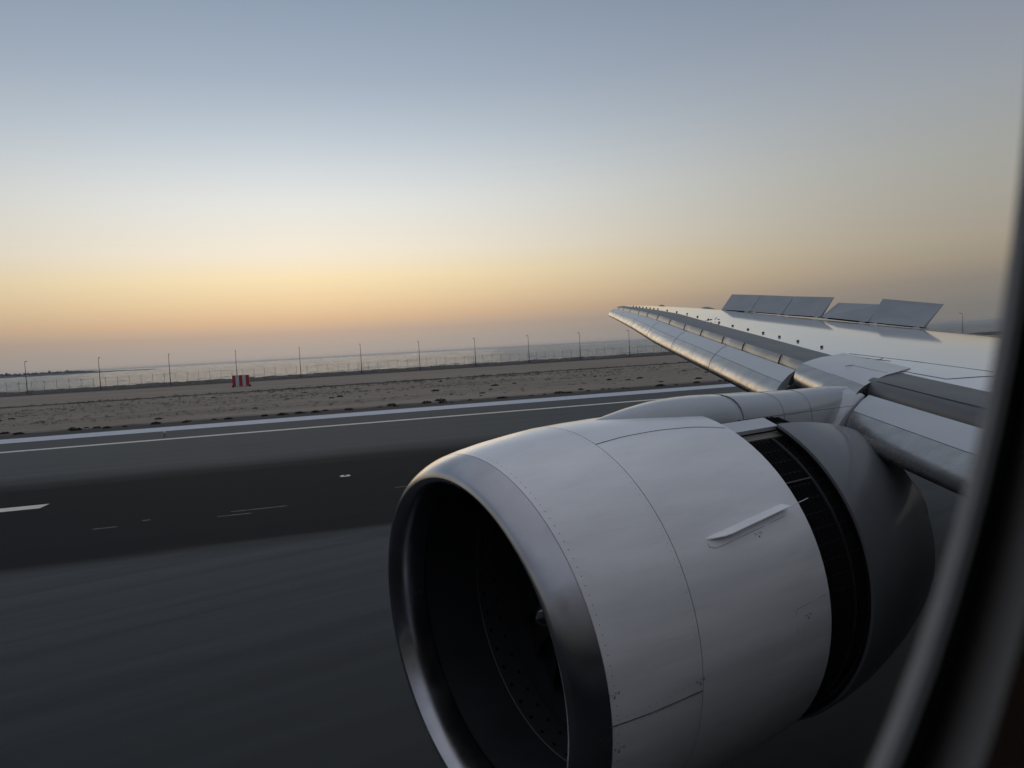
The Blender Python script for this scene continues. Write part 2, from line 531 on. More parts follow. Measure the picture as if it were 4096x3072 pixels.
for i in range(1100):
    t = random.random()
    az = -14 + 18.2 * t ** .9
    if az > 4.0: continue
    d = 2150 + 350 * (az + 14) / 23.2 + random.uniform(40, 180)
    base = az_pt(az, d, 2.2)
    s_ = random.uniform(.8, 2.0) * (1.0 if random.random() < .9 else 1.5)
    s_ *= 1.6; hh = s_ * random.uniform(1.1, 2.2)
    if az > 2.5: hh *= (4.2 - az) / 1.7; s_ *= .8
    nseg = 7
    ring = []
    for L, (rr, zz) in enumerate(((.3, 0), (.9, .25), (1, .55), (.7, .85), (.25, 1.05))):
        ring.append([base + Vector((math.cos(k * 2 * math.pi / nseg) * s_ * rr * random.uniform(.7, 1.2), math.sin(k * 2 * math.pi / nseg) * s_ * rr * random.uniform(.7, 1.2), zz * hh * random.uniform(.9, 1.1))) for k in range(nseg)])
    mb.grid(ring, closed=True)
tag(mb.build("treeline", M_leaf_far), "dark line of trees on the far spit of land", "trees", kind="stuff")

# ---------------------------------------------------------------- sea wall: a row of weathered blocks, one thing
M_block = mat("sea_wall_stone", (.36, .335, .30), .95, noise=((.8, .8, 2.0), .35, 6), bump=((3, 3, 3), .8, .15), spec=.1)
mb = MB()
u_ = -190
while u_ < 330:
    L = random.uniform(1.0, 2.6)
    h_ = random.uniform(.82, 1.06)
    dv = random.uniform(-.08, .08)
    bev = .08
    c0 = [G(u_ + .02, 226 + dv, .2), G(u_ + L - .03, 226 + dv + random.uniform(-.06, .06), .2), G(u_ + L - .03, 227.2, .2), G(u_ + .02, 227.2, .2)]
    cm = [Vector((p.x, p.y, .2 + h_ - bev * random.uniform(.6, 2))) for p in c0]
    cc = sum(c0, Vector()) / 4
    ct = [Vector((cc.x + (p.x - cc.x) * .93, cc.y + (p.y - cc.y) * .93, .2 + h_ + random.uniform(-.03, .04))) for p in c0]
    mb.grid([c0, cm, ct], closed=True)
    mb.poly(ct)
    u_ += L
wall = mb.build("sea_wall", M_block)
tag(wall, "low wall of weathered stone blocks along the shore", "wall")

# fence behind it
M_post = mat("fence_metal", (.10, .10, .10), .6, .4)
fence = bpy.data.objects.new("security_fence", None); COL.objects.link(fence); fence.location = G(60, 228.4, 0)
tag(fence, "tall wire fence with angled post tops behind the stone sea wall", "fence")
inv = -fence.location


def fpart(mbx, name, m, parent=fence, loc=None):
    off = parent.location
    mbx.v = [v - off for v in mbx.v]
    return mbx.build(name, m, parent)


pm = MB()
pm.tube([(0, 0, -1), (0, 0, 3.1)], .038, 6)
pm.tube([(0, 0, 3.08), VD * -.3 + Vector((0, 0, 3.55))], .03, 5)
pm.tube([(0, 0, 3.08), VD * .3 + Vector((0, 0, 3.55))], .03, 5)
pm.box((0, 0, .1), (.3, .3, .3))
post0 = None
for k in range(98):
    p = G(-112 + 3.05 * k, 228.4, .15 + random.uniform(-.06, .06)) - fence.location
    if post0 is None:
        post0 = pm.build("post", M_post, fence); post0.location = p
    else:
        q = post0.copy(); COL.objects.link(q); q.parent = fence; q.location = p
# wires and diamond mesh as thin strands
wm = MB()
for z in (.5, 1.1, 1.7, 2.3, 2.9, 3.15):
    wm.tube([G(-190, 228.4, z), G(330, 228.4, z)], .006, 4)
for z, dv in ((3.35, -.16), (3.55, -.28), (3.35, .16), (3.55, .28)):
    wm.tube([G(-190, 228.4 + dv, z), G(330, 228.4 + dv, z)], .006, 4)
fpart(wm, "wire", M_post)

# ---------------------------------------------------------------- lamps along the shore
M_lamp = mat("lamp_steel", (.07, .075, .08), .5, .5)
M_conc = mat("lamp_base_concrete", (.16, .15, .14), .9)


def make_lamp():
    root = bpy.data.objects.new("street_lamp", None); COL.objects.link(root)
    a = MB(); a.tube([(0, 0, .5), (0, 0, 4), (0, 0, 9.0)], [.11, .09, .055], 10)
    ar = MB(); ar.tube([(0, 0, 8.95), VD * .35 + Vector((0, 0, 9.06)), VD * .8 + Vector((0, 0, 9.1))], [.055, .05, .045], 8)
    hd = MB()
    rings = []
    for t, w, h_ in ((.65, .07, .05), (.8, .15, .10), (1.05, .19, .13), (1.35, .17, .11), (1.5, .08, .05)):
        rings.append([VD * t + UD * (w * math.cos(q)) + Vector((0, 0, 9.08 + h_ * math.sin(q))) for q in [i * math.pi / 4 for i in range(8)]])
    hd.grid(rings, closed=True); hd.poly(rings[0]); hd.poly(rings[-1])
    bs = MB(); bs.box((0, 0, .25), (.6, .6, .9))
    a.build("pole", M_lamp, root, True); ar.build("arm", M_lamp, root, True); hd.build("lamp_head", M_lamp, root, True); bs.build("base", M_conc, root)
    return root


lamp0 = make_lamp()
ordn = ["", "", "", "leftmost", "second", "third", "fourth", "fifth", "sixth", "seventh", "eighth", "ninth", "tenth", "eleventh"]
for k in range(0, 19):
    if k == 0:
        o = lamp0
    else:
        o = lamp0.copy(); COL.objects.link(o)
        for ch in lamp0.children:
            c_ = ch.copy(); COL.objects.link(c_); c_.parent = o
    o.location = G(-72.3 + 17.82 * k, 224.6, .1)
    if k == 3: lab = "slim shore street lamp rising straight behind the red and white striped marker"
    elif k == 1: lab = "slim shore street lamp standing just right of where the far spit of land ends"
    elif k == 0: lab = "slim shore street lamp standing before the trees of the far spit, leftmost of the row"
    elif 0 < k < 10: lab = "slim dark shore street lamp, %s from the left in the row along the sea wall" % ["", "second", "third", "fourth", "fifth", "sixth", "seventh", "eighth", "ninth", "tenth"][k]
    elif k == 10: lab = "shore street lamp whose foot shows just right of the open slat's lower edge"
    else: lab = "shore street lamp of the same row, standing farther along behind the wing"
    if k == 18: lab = "far shore street lamp seen above the wing root, right of the raised spoilers"
    tag(o, lab, "street lamp", "street lamps along the sea wall")

# ---------------------------------------------------------------- red and white marker
M_red = mat("marker_red", (.42, .025, .02), .6, noise=((1, 1, 1), .12, 4))
M_mwhite = mat("marker_white", (.52, .56, .60), .6, noise=((1, 1, 1), .08, 4))
sg = bpy.data.objects.new("striped_marker", None); COL.objects.link(sg); sg.location = G(-14.4, 180.5, 0)
tag(sg, "large boxy marker board with vertical red and white stripes on the sand", "marker board")
m_ = MB()
AX = (UD, VD, Vector((0, 0, 1)))
for i in range(5):
    m_.box(UD * (-1.5 + .74 * i) + Vector((0, 0, 1.42)), (.74, .05, 2.6), AX, i % 2)
m_.build("striped_panel", [M_red, M_mwhite], sg)
m_ = MB()
for du in (-1.8, 1.83):
    for dv in (.06, .9):
        m_.box(UD * du + VD * dv + Vector((0, 0, 1.35)), (.08, .08, 2.7), AX)
    m_.box(UD * du + VD * .48 + Vector((0, 0, 2.68)), (.07, .84, .07), AX)
    m_.box(UD * du + VD * .48 + Vector((0, 0, 1.35)), (.07, .84, .07), AX)
for z in (.12, 2.68):
    m_.box(VD * .9 + Vector((0, 0, z)), (3.7, .08, .08), AX)
m_.build("frame", mat("marker_frame", (.16, .15, .15), .6), sg)
m_ = MB()
for i in range(5):
    m_.box(VD * .92 + UD * (-1.5 + .74 * i) + Vector((0, 0, 1.42)), (.74, .04, 2.5), AX, i % 2)
m_.build("rear_panel", [M_red, M_mwhite], sg)
m_ = MB()
m_.box(UD * 1.84 + VD * .5 + Vector((0, 0, 1.45)), (.03, .72, 2.3), AX, 0)
m_.build("side_panel", [M_mwhite], sg)
for du in (-1.8, 1.9):
    m_ = MB(); m_.box(UD * du + VD * .48 + Vector((0, 0, .16)), (.42, 1.1, .42), AX)
    m_.build("foot", M_cavity, sg)

# ---------------------------------------------------------------- runway lights
lt = bpy.data.objects.new("runway_edge_light", None); COL.objects.link(lt); lt.location = G(-11.36, 64.9, 0)
tag(lt, "small elevated runway edge light between the cream line and the pale band", "runway light")
m_ = MB(); m_.tube([(0, 0, 0), (0, 0, .04), (0, 0, .05)], [.16, .16, .07], 12); m_.tube([(0, 0, .05), (0, 0, .22)], .035, 8); m_.build("stem", M_lamp, lt)
m_ = MB(); m_.tube([(0, 0, .2), (0, 0, .24), (0, 0, .34)], [.06, .10, .10], 12); m_.build("housing", mat("light_yellow", (.42, .33, .12), .5), lt, True)
m_ = MB(); m_.tube([(0, 0, .34), (0, 0, .42), (0, 0, .46)], [.085, .075, .03], 12); m_.build("lens", mat("light_lens", (.6, .62, .6), .15), lt, True)
pl = bpy.data.objects.new("pavement_light", None); COL.objects.link(pl); pl.location = G(1.55, 35.6, 0)
tag(pl, "round pale inset light flush in the dark rubber band near the engine", "runway light")
m_ = MB(); m_.tube([(0, 0, 0), (0, 0, .02), (0, 0, .03)], [.26, .24, .15], 20); m_.build("rim", mat("inset_rim", (.55, .53, .48), .4, .2), pl, True)
m_ = MB(); m_.tube([(0, 0, .031), (0, 0, .045)], [.10, .07], 12); m_.build("lens", M_cavity, pl, True)

# ---------------------------------------------------------------- scrub
def M_scrub(name, c): return mat(name, c, .9, noise=((6, 6, 6), .35, 3), spec=.1)
M_s1 = M_scrub("dry_scrub", (.13, .11, .082)); M_s2 = M_scrub("olive_scrub", (.12, .11, .07))


def tuft(mb, c, w, h_, n):
    for i in range(n):
        a = random.uniform(0, 2 * math.pi); r_ = w * .5 * math.sqrt(random.random())
        p = c + Vector((math.cos(a) * r_, math.sin(a) * r_, random.uniform(0, h_ * .75) * (1 - (r_ / (w * .5)) ** 2 * .7)))
        a2 = random.uniform(0, 2 * math.pi); s_ = random.uniform(.5, 1) * h_ * .8
        d1 = Vector((math.cos(a2), math.sin(a2), random.uniform(-.2, .6))) * s_
        d2 = Vector((-math.sin(a2), math.cos(a2), random.uniform(.2, 1))) * s_ * .6
        mb.poly([p - d1 * .5, p + d2 * .6, p + d1 * .5 + d2 * .4, p + d1 * .2 - d2 * .3])


mb = MB()
cl = [(random.uniform(-110, 190), random.uniform(92, 146), random.uniform(4, 16), random.uniform(1, 4)) for _ in range(60)]
cnt = 0
for i in range(7500):
    if random.random() < .72:
        cu, cv, su, sv = random.choice(cl); u_ = random.gauss(cu, su); v_ = random.gauss(cv, sv)
    else:
        u_ = random.uniform(-120, 220); v_ = 88 + 60 * random.random() ** 1.2
    if v_ < 84 or v_ > 155: continue
    w = random.uniform(.16, .62) ** 1.1 * (1 + (v_ - 85) / 160)
    tuft(mb, G(u_, v_, -.03), w, w * random.uniform(.3, .5), 9)
for i in range(700):
    u_ = random.uniform(-110, 200); w = random.uniform(.4, 1.4)
    tuft(mb, G(u_, 147.4 + random.gauss(0, .9), .02), w, w * .35, 10)
tag(mb.build("scrub_ground_cover", M_s1), "small dark dry tufts scattered over the sand", "scrub", kind="stuff")
protos = []
for k in range(5):
    mb = MB(); w = 1.0
    tuft(mb, Vector((0, 0, 0)), 1.0, .40, 260)
    tuft(mb, Vector((.25 * random.choice((-1, 1)), .1, 0)), .7, .38, 90)
    protos.append(mb)
first = {}
shr = []
for i in range(120):
    if i < 75: u_, v_ = random.uniform(-45, 90), 79.5 + abs(random.gauss(0, 1.6))
    else: u_, v_ = random.uniform(-60, 110), random.uniform(86, 135)
    k = i % 5
    if k not in first:
        o = protos[k].build("desert_shrub", M_s1 if k % 2 else M_s2); first[k] = o
    else:
        o = first[k].copy(); COL.objects.link(o)
    o.location = G(u_, v_, -.04); s_ = random.uniform(.3, .8); o.scale = (s_ * random.uniform(1, 1.6), s_, s_ * random.uniform(.8, 1.1))
    o.rotation_euler = (0, 0, math.atan2(UD.y, UD.x) + random.uniform(-.3, .3))
    tag(o, "low dry shrub on the dark gravel just behind the pale painted band" if i < 75 else "low dry desert shrub among the tufts out on the open sand", "shrub", "desert shrubs at the gravel edge" if i < 75 else "desert shrubs on the open sand")

# ================================================================= the airliner
PLANE = bpy.data.objects.new("airliner", None); COL.objects.link(PLANE)
PLANE.location = (0, 0, 0)
tag(PLANE, "white airliner with swept wing, raised spoilers and one big engine seen beside the window", "airplane")
ZO = H      # aircraft z below is given relative to the eye


def A(x, y, z): return Vector((x, y, z + ZO))


def LE(y): return 5.981 + .6745 * y
def TE(y): return 19.96 if y < 6.85 else 20.8 + .343 * (y - 9.3)
def zle(y): return interp(y, [-3, 0, 3.7, 5.7, 7.9, 11.4, 14.74, 17.86, 20.84, 24, 27.4], [-1.8, -1.42, -1.14, -.95, -.69, -.24, .18, .59, .95, 1.29, 1.63])
def kk(y): return interp(y, [18, 27.5], [1, .55])
def sc(y): return min(1.15, (TE(y) - LE(y)) / 8.6)


FRONT = [(.02, -.36), (-.02, -.26), (-.035, -.16), (-.03, -.06), (.0, .02), (.04, .09), (.10, .145), (.22, .175), (.45, .198), (.9, .225)]
REAR = [(0, None), (.06, .265), (.13, .31), (.2, .36), (.27, .395), (.35, .425), (.44, .44), (.55, .43), (.66, .39), (.75, .31), (.83, .21), (.92, .07), (1, -.06)]


def wing_up_rear(y):
    k = kk(y); s_ = sc(y); x0 = LE(y) + .9 * k; c = TE(y) - x0; z = zle(y)
    out = []
    for f, h_ in REAR:
        out.append(A(x0 + f * c, y, z + (.225 * k if h_ is None else max(h_ * s_, .225 * k + .0) if f < .3 else h_ * s_)))
    return out


def wing_low(y):
    s_ = sc(y); c = TE(y) - LE(y); z = zle(y); k = kk(y)
    return [A(LE(y) + f * c, y, z + h_ * s_) for f, h_ in ((1, -.10), (.85, -.28), (.65, -.5), (.4, -.75), (.2, -.78), (.08, -.62))] + [A(LE(y) + .02, y, z - .36 * k)]


def wing_front(y, a=0, b=len(FRONT)):
    k = kk(y); z = zle(y)
    return [A(LE(y) + dx * k, y, z + h_ * k) for dx, h_ in FRONT[a:b]]


ys = [-.5, 0, .8, 1.6, 2.4, 3.2, 4, 4.8, 5.6, 6.2, 6.85, 7.6, 8.4, 9.3, 10.5, 12, 13.5, 15, 17, 19, 21, 23, 25, 26.5, 27.2]
mb = MB()
mb.grid([wing_up_rear(y) for y in ys])
mb.grid([wing_low(y) for y in ys])
mb.poly(wing_up_rear(27.2) + wing_low(27.2)[:-1])
wing = autosmooth(mb.build("wing", M_wing, PLANE), 40)
# dark bare skin strip and fixed metal nose
def darkmesh(y0, y1, name, m, a, b, n=20, seg=None):
    mb = MB(); yy = [y0 + (y1 - y0) * i / n for i in range(n + 1)]
    mb.grid([wing_front(y, a, b) for y in yy])
    o = mb.build(name, m, wing); autosmooth(o, 50); return o
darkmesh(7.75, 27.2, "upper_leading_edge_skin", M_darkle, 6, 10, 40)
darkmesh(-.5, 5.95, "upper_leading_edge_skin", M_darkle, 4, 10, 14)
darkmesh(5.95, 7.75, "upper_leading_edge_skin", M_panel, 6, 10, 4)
# fixed nose outboard: overlapping sleeves with a visible joint between neighbours
seg = [7.55, 8.75, 10.6, 11.9, 13.6, 15.2, 16.9, 18.6, 20.2, 21.8, 23.6, 25.2, 26.4, 27.2]
mb = MB()
for i in range(len(seg) - 1):
    a_, b_ = seg[i], seg[i + 1]
    rows = []
    for t in (0, .02, .3, .6, .985, 1):
        y = a_ + (b_ - a_) * t
        e = .012 * (1 - t) + (-.02 if t == 1 else 0)      # each sleeve swells slightly towards the root
        k = kk(y); z = zle(y)
        rows.append([A(LE(y) + dx * k - e, y + .004, z + h_ * k + e * .5) for dx, h_ in FRONT[0:7]])
    mb.grid(rows)
autosmooth(mb.build("fixed_nose_skin", M_tube, wing), 40)
mb = MB()
mb.grid([wing_front(y, 0, 5) for y in [-.5, 1, 2, 3, 4, 5, 5.95]])
autosmooth(mb.build("fixed_nose_skin", M_darkle, wing), 40)
# inboard dark step line under the skin strip
mb = MB()
mb.tube([A(LE(y) + .16, y, zle(y) + .165) for y in (-.3, 1.5, 3, 4.5, 5.75)], .006, 5)
mb.build("skin_joint", M_seam, wing)

# wing nose fairing above the pylon, with a step down at its root end
FAIR = [(.05, -.50), (-.20, -.44), (-.34, -.34), (-.40, -.22), (-.395, -.12), (-.33, -.02), (-.20, .06), (-.04, .115), (.2, .165), (.5, .21), (.9, .238), (1.2, .262)]
def fair(y, e=0):
    s_ = interp(y, [5.85, 7.75], [1, .72]); o_ = interp(y, [5.85, 7.75], [-.04, .05])
    return [A(LE(y) + (dx * s_ if dx < 0 else dx) - e, y, zle(y) + h_ + (o_ if i < 6 else o_ * max(0, 10 - i) / 5) + e * .7) for i, (dx, h_) in enumerate(FAIR)]
mb = MB()
mb.grid([fair(y, .0) for y in (6.75, 7.2, 7.75)], mfn=lambda i, k: 1 if k < 7 else 0)
mb.grid([fair(y, .02) for y in (5.85, 6.1, 6.4, 6.74)], mfn=lambda i, k: 1 if k < 7 else 0)
mb.grid([fair(6.74, .02), fair(6.75, 0)], mi=1)
f0 = fair(5.85, .02)
mb.grid([f0, [Vector((p.x + .02, p.y + .01, p.z - (.16 if i > 6 else .02))) if i < 11 else p for i, p in enumerate(f0)]], mi=1)
mb.poly(f0[:-1] + [A(LE(5.85) + 1.0, 5.85, zle(5.85) - .3)], 1)
f1_ = fair(7.75, 0)
mb.poly(f1_[::-1] + [A(LE(7.75) + .9, 7.75, zle(7.75) - .3)][::1], 1)
autosmooth(mb.build("leading_edge_fairing", [M_panel, M_metal], wing), 40)

# thin skin seams and rows of fasteners drawn as raised lines on the upper skin
def up_z(x, y):
    k = kk(y); pts = wing_front(y) + wing_up_rear(y)
    return interp(x, [p.x for p in pts][9:], [p.z for p in pts][9:])
mb = MB()
def seam(pts, r_=.006):
    q = []
    for i in range(len(pts) - 1):
        (x0, y0), (x1, y1) = pts[i], pts[i + 1]
        for t in range(12): 
            x = x0 + (x1 - x0) * t / 12; y = y0 + (y1 - y0) * t / 12
            q.append(Vector((x, y, up_z(x, y) + .001)))
    mb.tube(q, r_, 4)
seam([(LE(7.6) + 1.25, 7.6), (LE(5.5) + 1.75, 5.5), (LE(3) + 2.2, 3), (LE(.5) + 2.3, .5)], .004)
seam([(LE(7.7) + .95, 7.7), (LE(7.3) + 1.15, 7.3), (LE(6.4) + 1.35, 6.4)], .004)
seam([(LE(6.74) + .3, 6.74), (LE(6.74) + 1.5, 6.74)], .005)
seam([(LE(6.74) + .5, 6.74), (LE(5.85) + .62, 5.85)], .004)
seam([(LE(7) + .9, 7.0), (LE(5) + 1.05, 5.0), (LE(4.2) + 2.0, 4.2)], .006)
seam([(LE(2) + 8.3, 2), (20.9 - 1.6, 9)], .006)
seam([(LE(3) + 6.1, 3), (17.6, 8.5), (21.5, 18)], .005)
mb.build("skin_seam", M_seam, wing)
# small dark tabs behind the dark strip
for y in (8.55, 9.55, 10.45, 11.35, 12.3, 13.4, 14.5, 15.5, 16.6, 17.8, 19, 20.2, 21.5, 22.1, 22.7, 23.3, 23.9, 24.5, 25.1, 25.7):
    x = LE(y) + 1.22 * kk(y); s_ = .026 if y < 20 else .024
    m_ = MB(); m_.box((x, y, up_z(x, y) + .018), (s_ * 1.6, s_ * 1.4, .04)); m_.box((x - s_ * .95, y, up_z(x, y) + .012), (s_ * .7, s_ * 1.0, .022))
    m_.build("vortex_tab", M_bracket, wing)
m_ = MB()
for dx, dy, dz, s_ in ((0, 0, .05, .10), (.12, -.1, .09, .07), (-.12, .08, .04, .06), (.02, -.28, .04, .08), (.25, .05, .05, .05)):
    s_ *= .42; m_.box((LE(15.0) + 1.1 + dx, 15.0 + dy, up_z(LE(15.0) + 1.1, 15.0) + dz), (s_ * 1.8, s_, s_ * .8))
m_.build("ice_light_bracket", M_bracket, wing)
# wing tip cap, dark at its open front end
mb = MB()
rows = []
for i, (dy, k) in enumerate(((0, 1), (.12, .96), (.26, .8), (.36, .5), (.40, .15))):
    y = 27.2 + dy
    mid = zle(27.2) - .02
    up_ = wing_front(27.2, 3, 10) + wing_up_rear(27.2)[1:]
    lo_ = wing_low(27.2)[1:]
    ring = up_ + lo_
    rows.append([Vector((p.x + dy * .9, y, (p.z - (mid + ZO)) * k + mid + ZO)) for p in ring])
mb.grid(rows, closed=True); mb.poly(rows[-1])
autosmooth(mb.build("wing_tip_cap", M_wing, wing), 40)
# two low bumps on the outer trailing edge
for y, L, w in ((21.2, .9, .16), (25.6, .5, .1)):
    x = TE(y) - .75 * (.7 if y > 22 else 1.1); zz = up_z(x, y)
    m_ = MB(); m_.grid([[Vector((x + L * t, y + w * math.cos(a), zz - .02 + (.14 * math.sin(math.pi * (.1 + .85 * (t + .5)))) * max(0, math.sin(a)))) for a in [j * math.pi / 6 for j in range(7)]] for t in (-.5, -.3, -.1, .1, .3, .5)])
    autosmooth(m_.build("hinge_blister", M_spoiler, wing), 60)

# ---------------------------------------------------------------- spoilers
def hinge(y): return A(14.05 + .4476 * y, y, interp(y, [9.26, 11.2, 13.15, 15.07, 16.96, 19.19, 20], [-.11, .12, .36, .55, .755, .98, 1.06]))
nr = Vector((1, -.4476, 0)).normalized()
def spoiler(ya, yb, a0, b0, a1, b1):
    pa, pb = hinge(ya), hinge(yb)
    qa, qb = pa + nr * a0 + Vector((0, 0, b0)), pb + nr * a1 + Vector((0, 0, b1))
    nrm = ((pb - pa).cross(qa - pa)).normalized()
    if nrm.x > 0: nrm = -nrm
    t0, t1 = .06, .012
    o_ = hinge((ya + yb) / 2)
    lift = Vector((0, 0, .03))
    fr = [pa + lift, pb + lift, qb, qa]; bk = [pa + lift - nrm * t0, pb + lift - nrm * t0, qb - nrm * t1, qa - nrm * t1]
    m_ = MB(); rows_f = []
    m_.poly(fr); m_.poly(bk[::-1])
    for i in range(4):
        j = (i + 1) % 4
        m_.poly([fr[i], bk[i], bk[j], fr[j]], 1 if i == 0 else 0)
    o = m_.build("spoiler", [M_spoiler, M_black], PLANE)
    # two white hinge plates at the foot
    for t in (.12, .9):
        p = pa.lerp(pb, t)
        h_ = MB(); h_.box(p + Vector((-.03, 0, .012)), (.05, abs(yb - ya) * .09, .03)); h_.build("hinge_plate", M_slat, o)
    return o
spoiler(19.19, 17.11, .46, .60, .44, .60)
spoiler(17.08, 15.16, .44, .60, .46, .60)
spoiler(15.12, 13.17, .46, .60, .48, .60)
spoiler(13.12, 11.14, .58, .43, .38, .49)
spoiler(11.11, 9.26, .44, .64, .58, .57)
# dark hinge gap in front of the spoilers
m_ = MB()
m_.grid([[hinge(y) + nr * -.01 + Vector((0, 0, .004)), hinge(y) + nr * .16 + Vector((0, 0, .0))] for y in [9.2 + i * .5 for i in range(21)]])
m_.build("spoiler_bay", M_black, wing)

# ---------------------------------------------------------------- slats
SLAT = [(-.10, .000), (-.30, -.075), (-.50, -.19), (-.60, -.27), (-.68, -.35), (-.735, -.435), (-.75, -.52), (-.72, -.59), (-.64, -.62), (-.52, -.58), (-.47, -.46), (-.36, -.27), (-.22, -.11), (-.10, -.025)]
def sks(y): return interp(y, [17, 27.4], [1, .60])
def slat_ring(y):
    s_ = sks(y); 
    return [A(LE(y) + (-.10 + (dx + .10) * s_), y, zle(y) + dz * s_) for dx, dz in SLAT]
def slat(y0, y1, n=8, slant=0):
    rows = []
    for i in range(n + 1):
        y = y0 + (y1 - y0) * i / n
        rows.append(slat_ring(y))
    if slant:        # the root end of the first outboard slat is cut square to its leading edge
        for r_i, fade in ((0, 1.0),):
            base = rows[0]
            rows[0] = [Vector(slat_ring(y0 + slant * (-(dx + .10)))[j]) for j, (dx, dz) in enumerate(SLAT)]
    m_ = MB()
    white = [r[10:14] + r[0:3] for r in rows]
    m_.grid(white)
    m_.poly(rows[0]); m_.poly(rows[-1][::-1])
    o = autosmooth(m_.build("slat", M_slat, PLANE), 50)
    m2 = MB(); m2.grid([r[2:11] for r in rows])
    autosmooth(m2.build("metal_nose", M_metal, o), 50)
    # joint line between nose and panel
    m3 = MB(); m3.tube([r[2] + Vector((0, 0, .0)) for r in rows], .004, 4); m3.build("joint", M_seam, o)
    # small access outlines near the ends
    return o
for y0, y1 in ((11.42, 14.72), (14.76, 17.84), (17.88, 20.82), (20.86, 24.1), (24.14, 27.3)):
    slat(y0, y1)
slat(7.93, 11.38)
slat(-.4, 5.72, 12)

# brackets in the gap beside the pylon
m_ = MB()
m_.tube([A(10.3, 8.0, -1.3), A(11.2, 7.9, -.95)], .05, 6); m_.tube([A(10.5, 7.4, -1.25), A(11.1, 7.7, -.9)], .045, 6); m_.tube([A(10.2, 7.7, -1.2), A(11.0, 7.3, -1.05)], .03, 6)
m_.build("slat_track", M_bracket, PLANE)

# krueger flap between pylon and inboard slat
m_ = MB()
KL = [(-.30, .05), (-.55, .06), (-.70, .03), (-.84, -.10), (-.93, -.24), (-.97, -.41), (-.90, -.52), (-.5, -.52)]
KRR = [(-.16, .0), (-.26, -.03), (-.36, -.08), (-.50, -.15), (-.68, -.25), (-.90, -.41), (-.88, -.52), (-.5, -.55)]
rows = []
for t in (0, .05, .5, .95, 1):
    y = 5.78 + .40 * t; e = -.02 if t in (0, 1) else 0
    rows.append([A(LE(y) + a[0] * (1 - t) + b_[0] * t - e, y, zle(y) + a[1] * (1 - t) + b_[1] * t + e) for a, b_ in zip(KRR, KL)])
m_.grid(rows, closed=True); m_.poly(rows[0]); m_.poly(rows[-1][::-1])
autosmooth(m_.build("krueger_flap", M_panel, PLANE), 40)

# ---------------------------------------------------------------- engine
EY, EZ = 6.206, -2.85
NS = 96
def droop(x, y, z):       # the intake is tilted and drooped a little
    w = min(1, max(0, (4.56 - x) / .96)) if x < 4.56 else 0
    return A(x - .05 * w * (z - EZ), y, z - .085 * w)
def ring(x, r_, dz=0, e=0, n=NS):
    return [droop(x, EY + r_ * math.cos(2 * math.pi * k / n), EZ + dz + r_ * (1 + e) * math.sin(2 * math.pi * k / n)) for k in range(n)]
def lathe(name, prof, m, parent, n=NS, deg=30):
    mb = MB(); mb.grid([ring(*p, n=n) if len(p) > 2 else ring(p[0], p[1], n=n) for p in prof], closed=True)
    return autosmooth(mb.build(name, m, parent), deg)
def flip(o):
    bm = bmesh.new(); bm.from_mesh(o.data); bmesh.ops.reverse_faces(bm, faces=bm.faces); bm.to_mesh(o.data); bm.free(); return o

OUT = [(3.602, 1.901), (3.75, 1.924), (4.0, 1.95), (4.3, 1.965), (4.568, 1.972)]
eng = lathe("engine", [(3.603, 1.86)] + OUT + [(4.566, 1.93)], M_white, PLANE)
lathe("fan_cowl", [(4.58, 1.93), (4.578, 1.972), (4.9, 1.985), (5.3, 1.993), (5.8, 1.993), (6.2, 1.985), (6.425, 1.975), (6.428, 1.955), (6.40, 1.93), (6.2, 1.93)], M_white, eng)
# inlet lip: rounded bare metal ring
LIPO = [(3.597, 1.899), (3.55, 1.884), (3.48, 1.855), (3.41, 1.815), (3.355, 1.77), (3.325, 1.73), (3.318, 1.70), (3.33, 1.668), (3.365, 1.64), (3.43, 1.612), (3.51, 1.594), (3.6, 1.584), (3.72, 1.58)]
lathe("inlet_lip", LIPO, M_lip, eng)
lathe("lip_joint", [(3.593, 1.893), (3.608, 1.893)], M_seam, eng)
lathe("inlet_barrel", [(3.732, 1.575), (3.734, 1.583), (4.1, 1.60), (4.45, 1.615)], M_liner, eng)
lathe("barrel_joint", [(3.718, 1.585), (3.738, 1.588)], M_black, eng)
lathe("fan_case_ring", [(4.45, 1.615), (4.46, 1.605), (4.80, 1.61), (4.81, 1.63), (6.0, 1.63)], M_tanring, eng)
m_ = MB()
for i in range(44):
    for x in (4.53, 4.70):
        a = 2 * math.pi * (i + (.5 if x > 4.6 else 0)) / 44; c_ = A(x, EY + 1.603 * math.cos(a), EZ + 1.603 * math.sin(a))
        rad = Vector((0, math.cos(a), math.sin(a))); tn_ = Vector((0, -math.sin(a), math.cos(a))); xx = Vector((1, 0, 0))
        m_.poly([c_ + (xx * math.cos(q) + tn_ * math.sin(q)) * .022 for q in [j * math.pi / 4 for j in range(8)]])
m_.build("case_bolt_pattern", M_black, eng)
# spinner with white mark
lathe("spinner", [(4.22, .004), (4.24, .05), (4.32, .13), (4.5, .26), (4.75, .40), (5.0, .50), (5.2, .53)], M_spin, eng, 48)
m_ = MB()
rows = []
for i in range(15):
    t = i / 14; th = R(115) + t * R(230); x = 4.26 + t * .42; rr = interp(x, [4.22, 4.24, 4.32, 4.5, 4.75], [.004, .05, .13, .26, .40]) + .006
    w = .055 * math.sin(math.pi * min(1, .12 + t * .88)) ** .8 + .004
    rows.append([A(x - w, EY + (rr - w * .5) * math.cos(th), EZ + (rr - w * .5) * math.sin(th)), A(x + w, EY + (rr + w * .5) * math.cos(th), EZ + (rr + w * .5) * math.sin(th))])
m_.grid(rows); m_.build("spinner_mark", M_mark, eng)
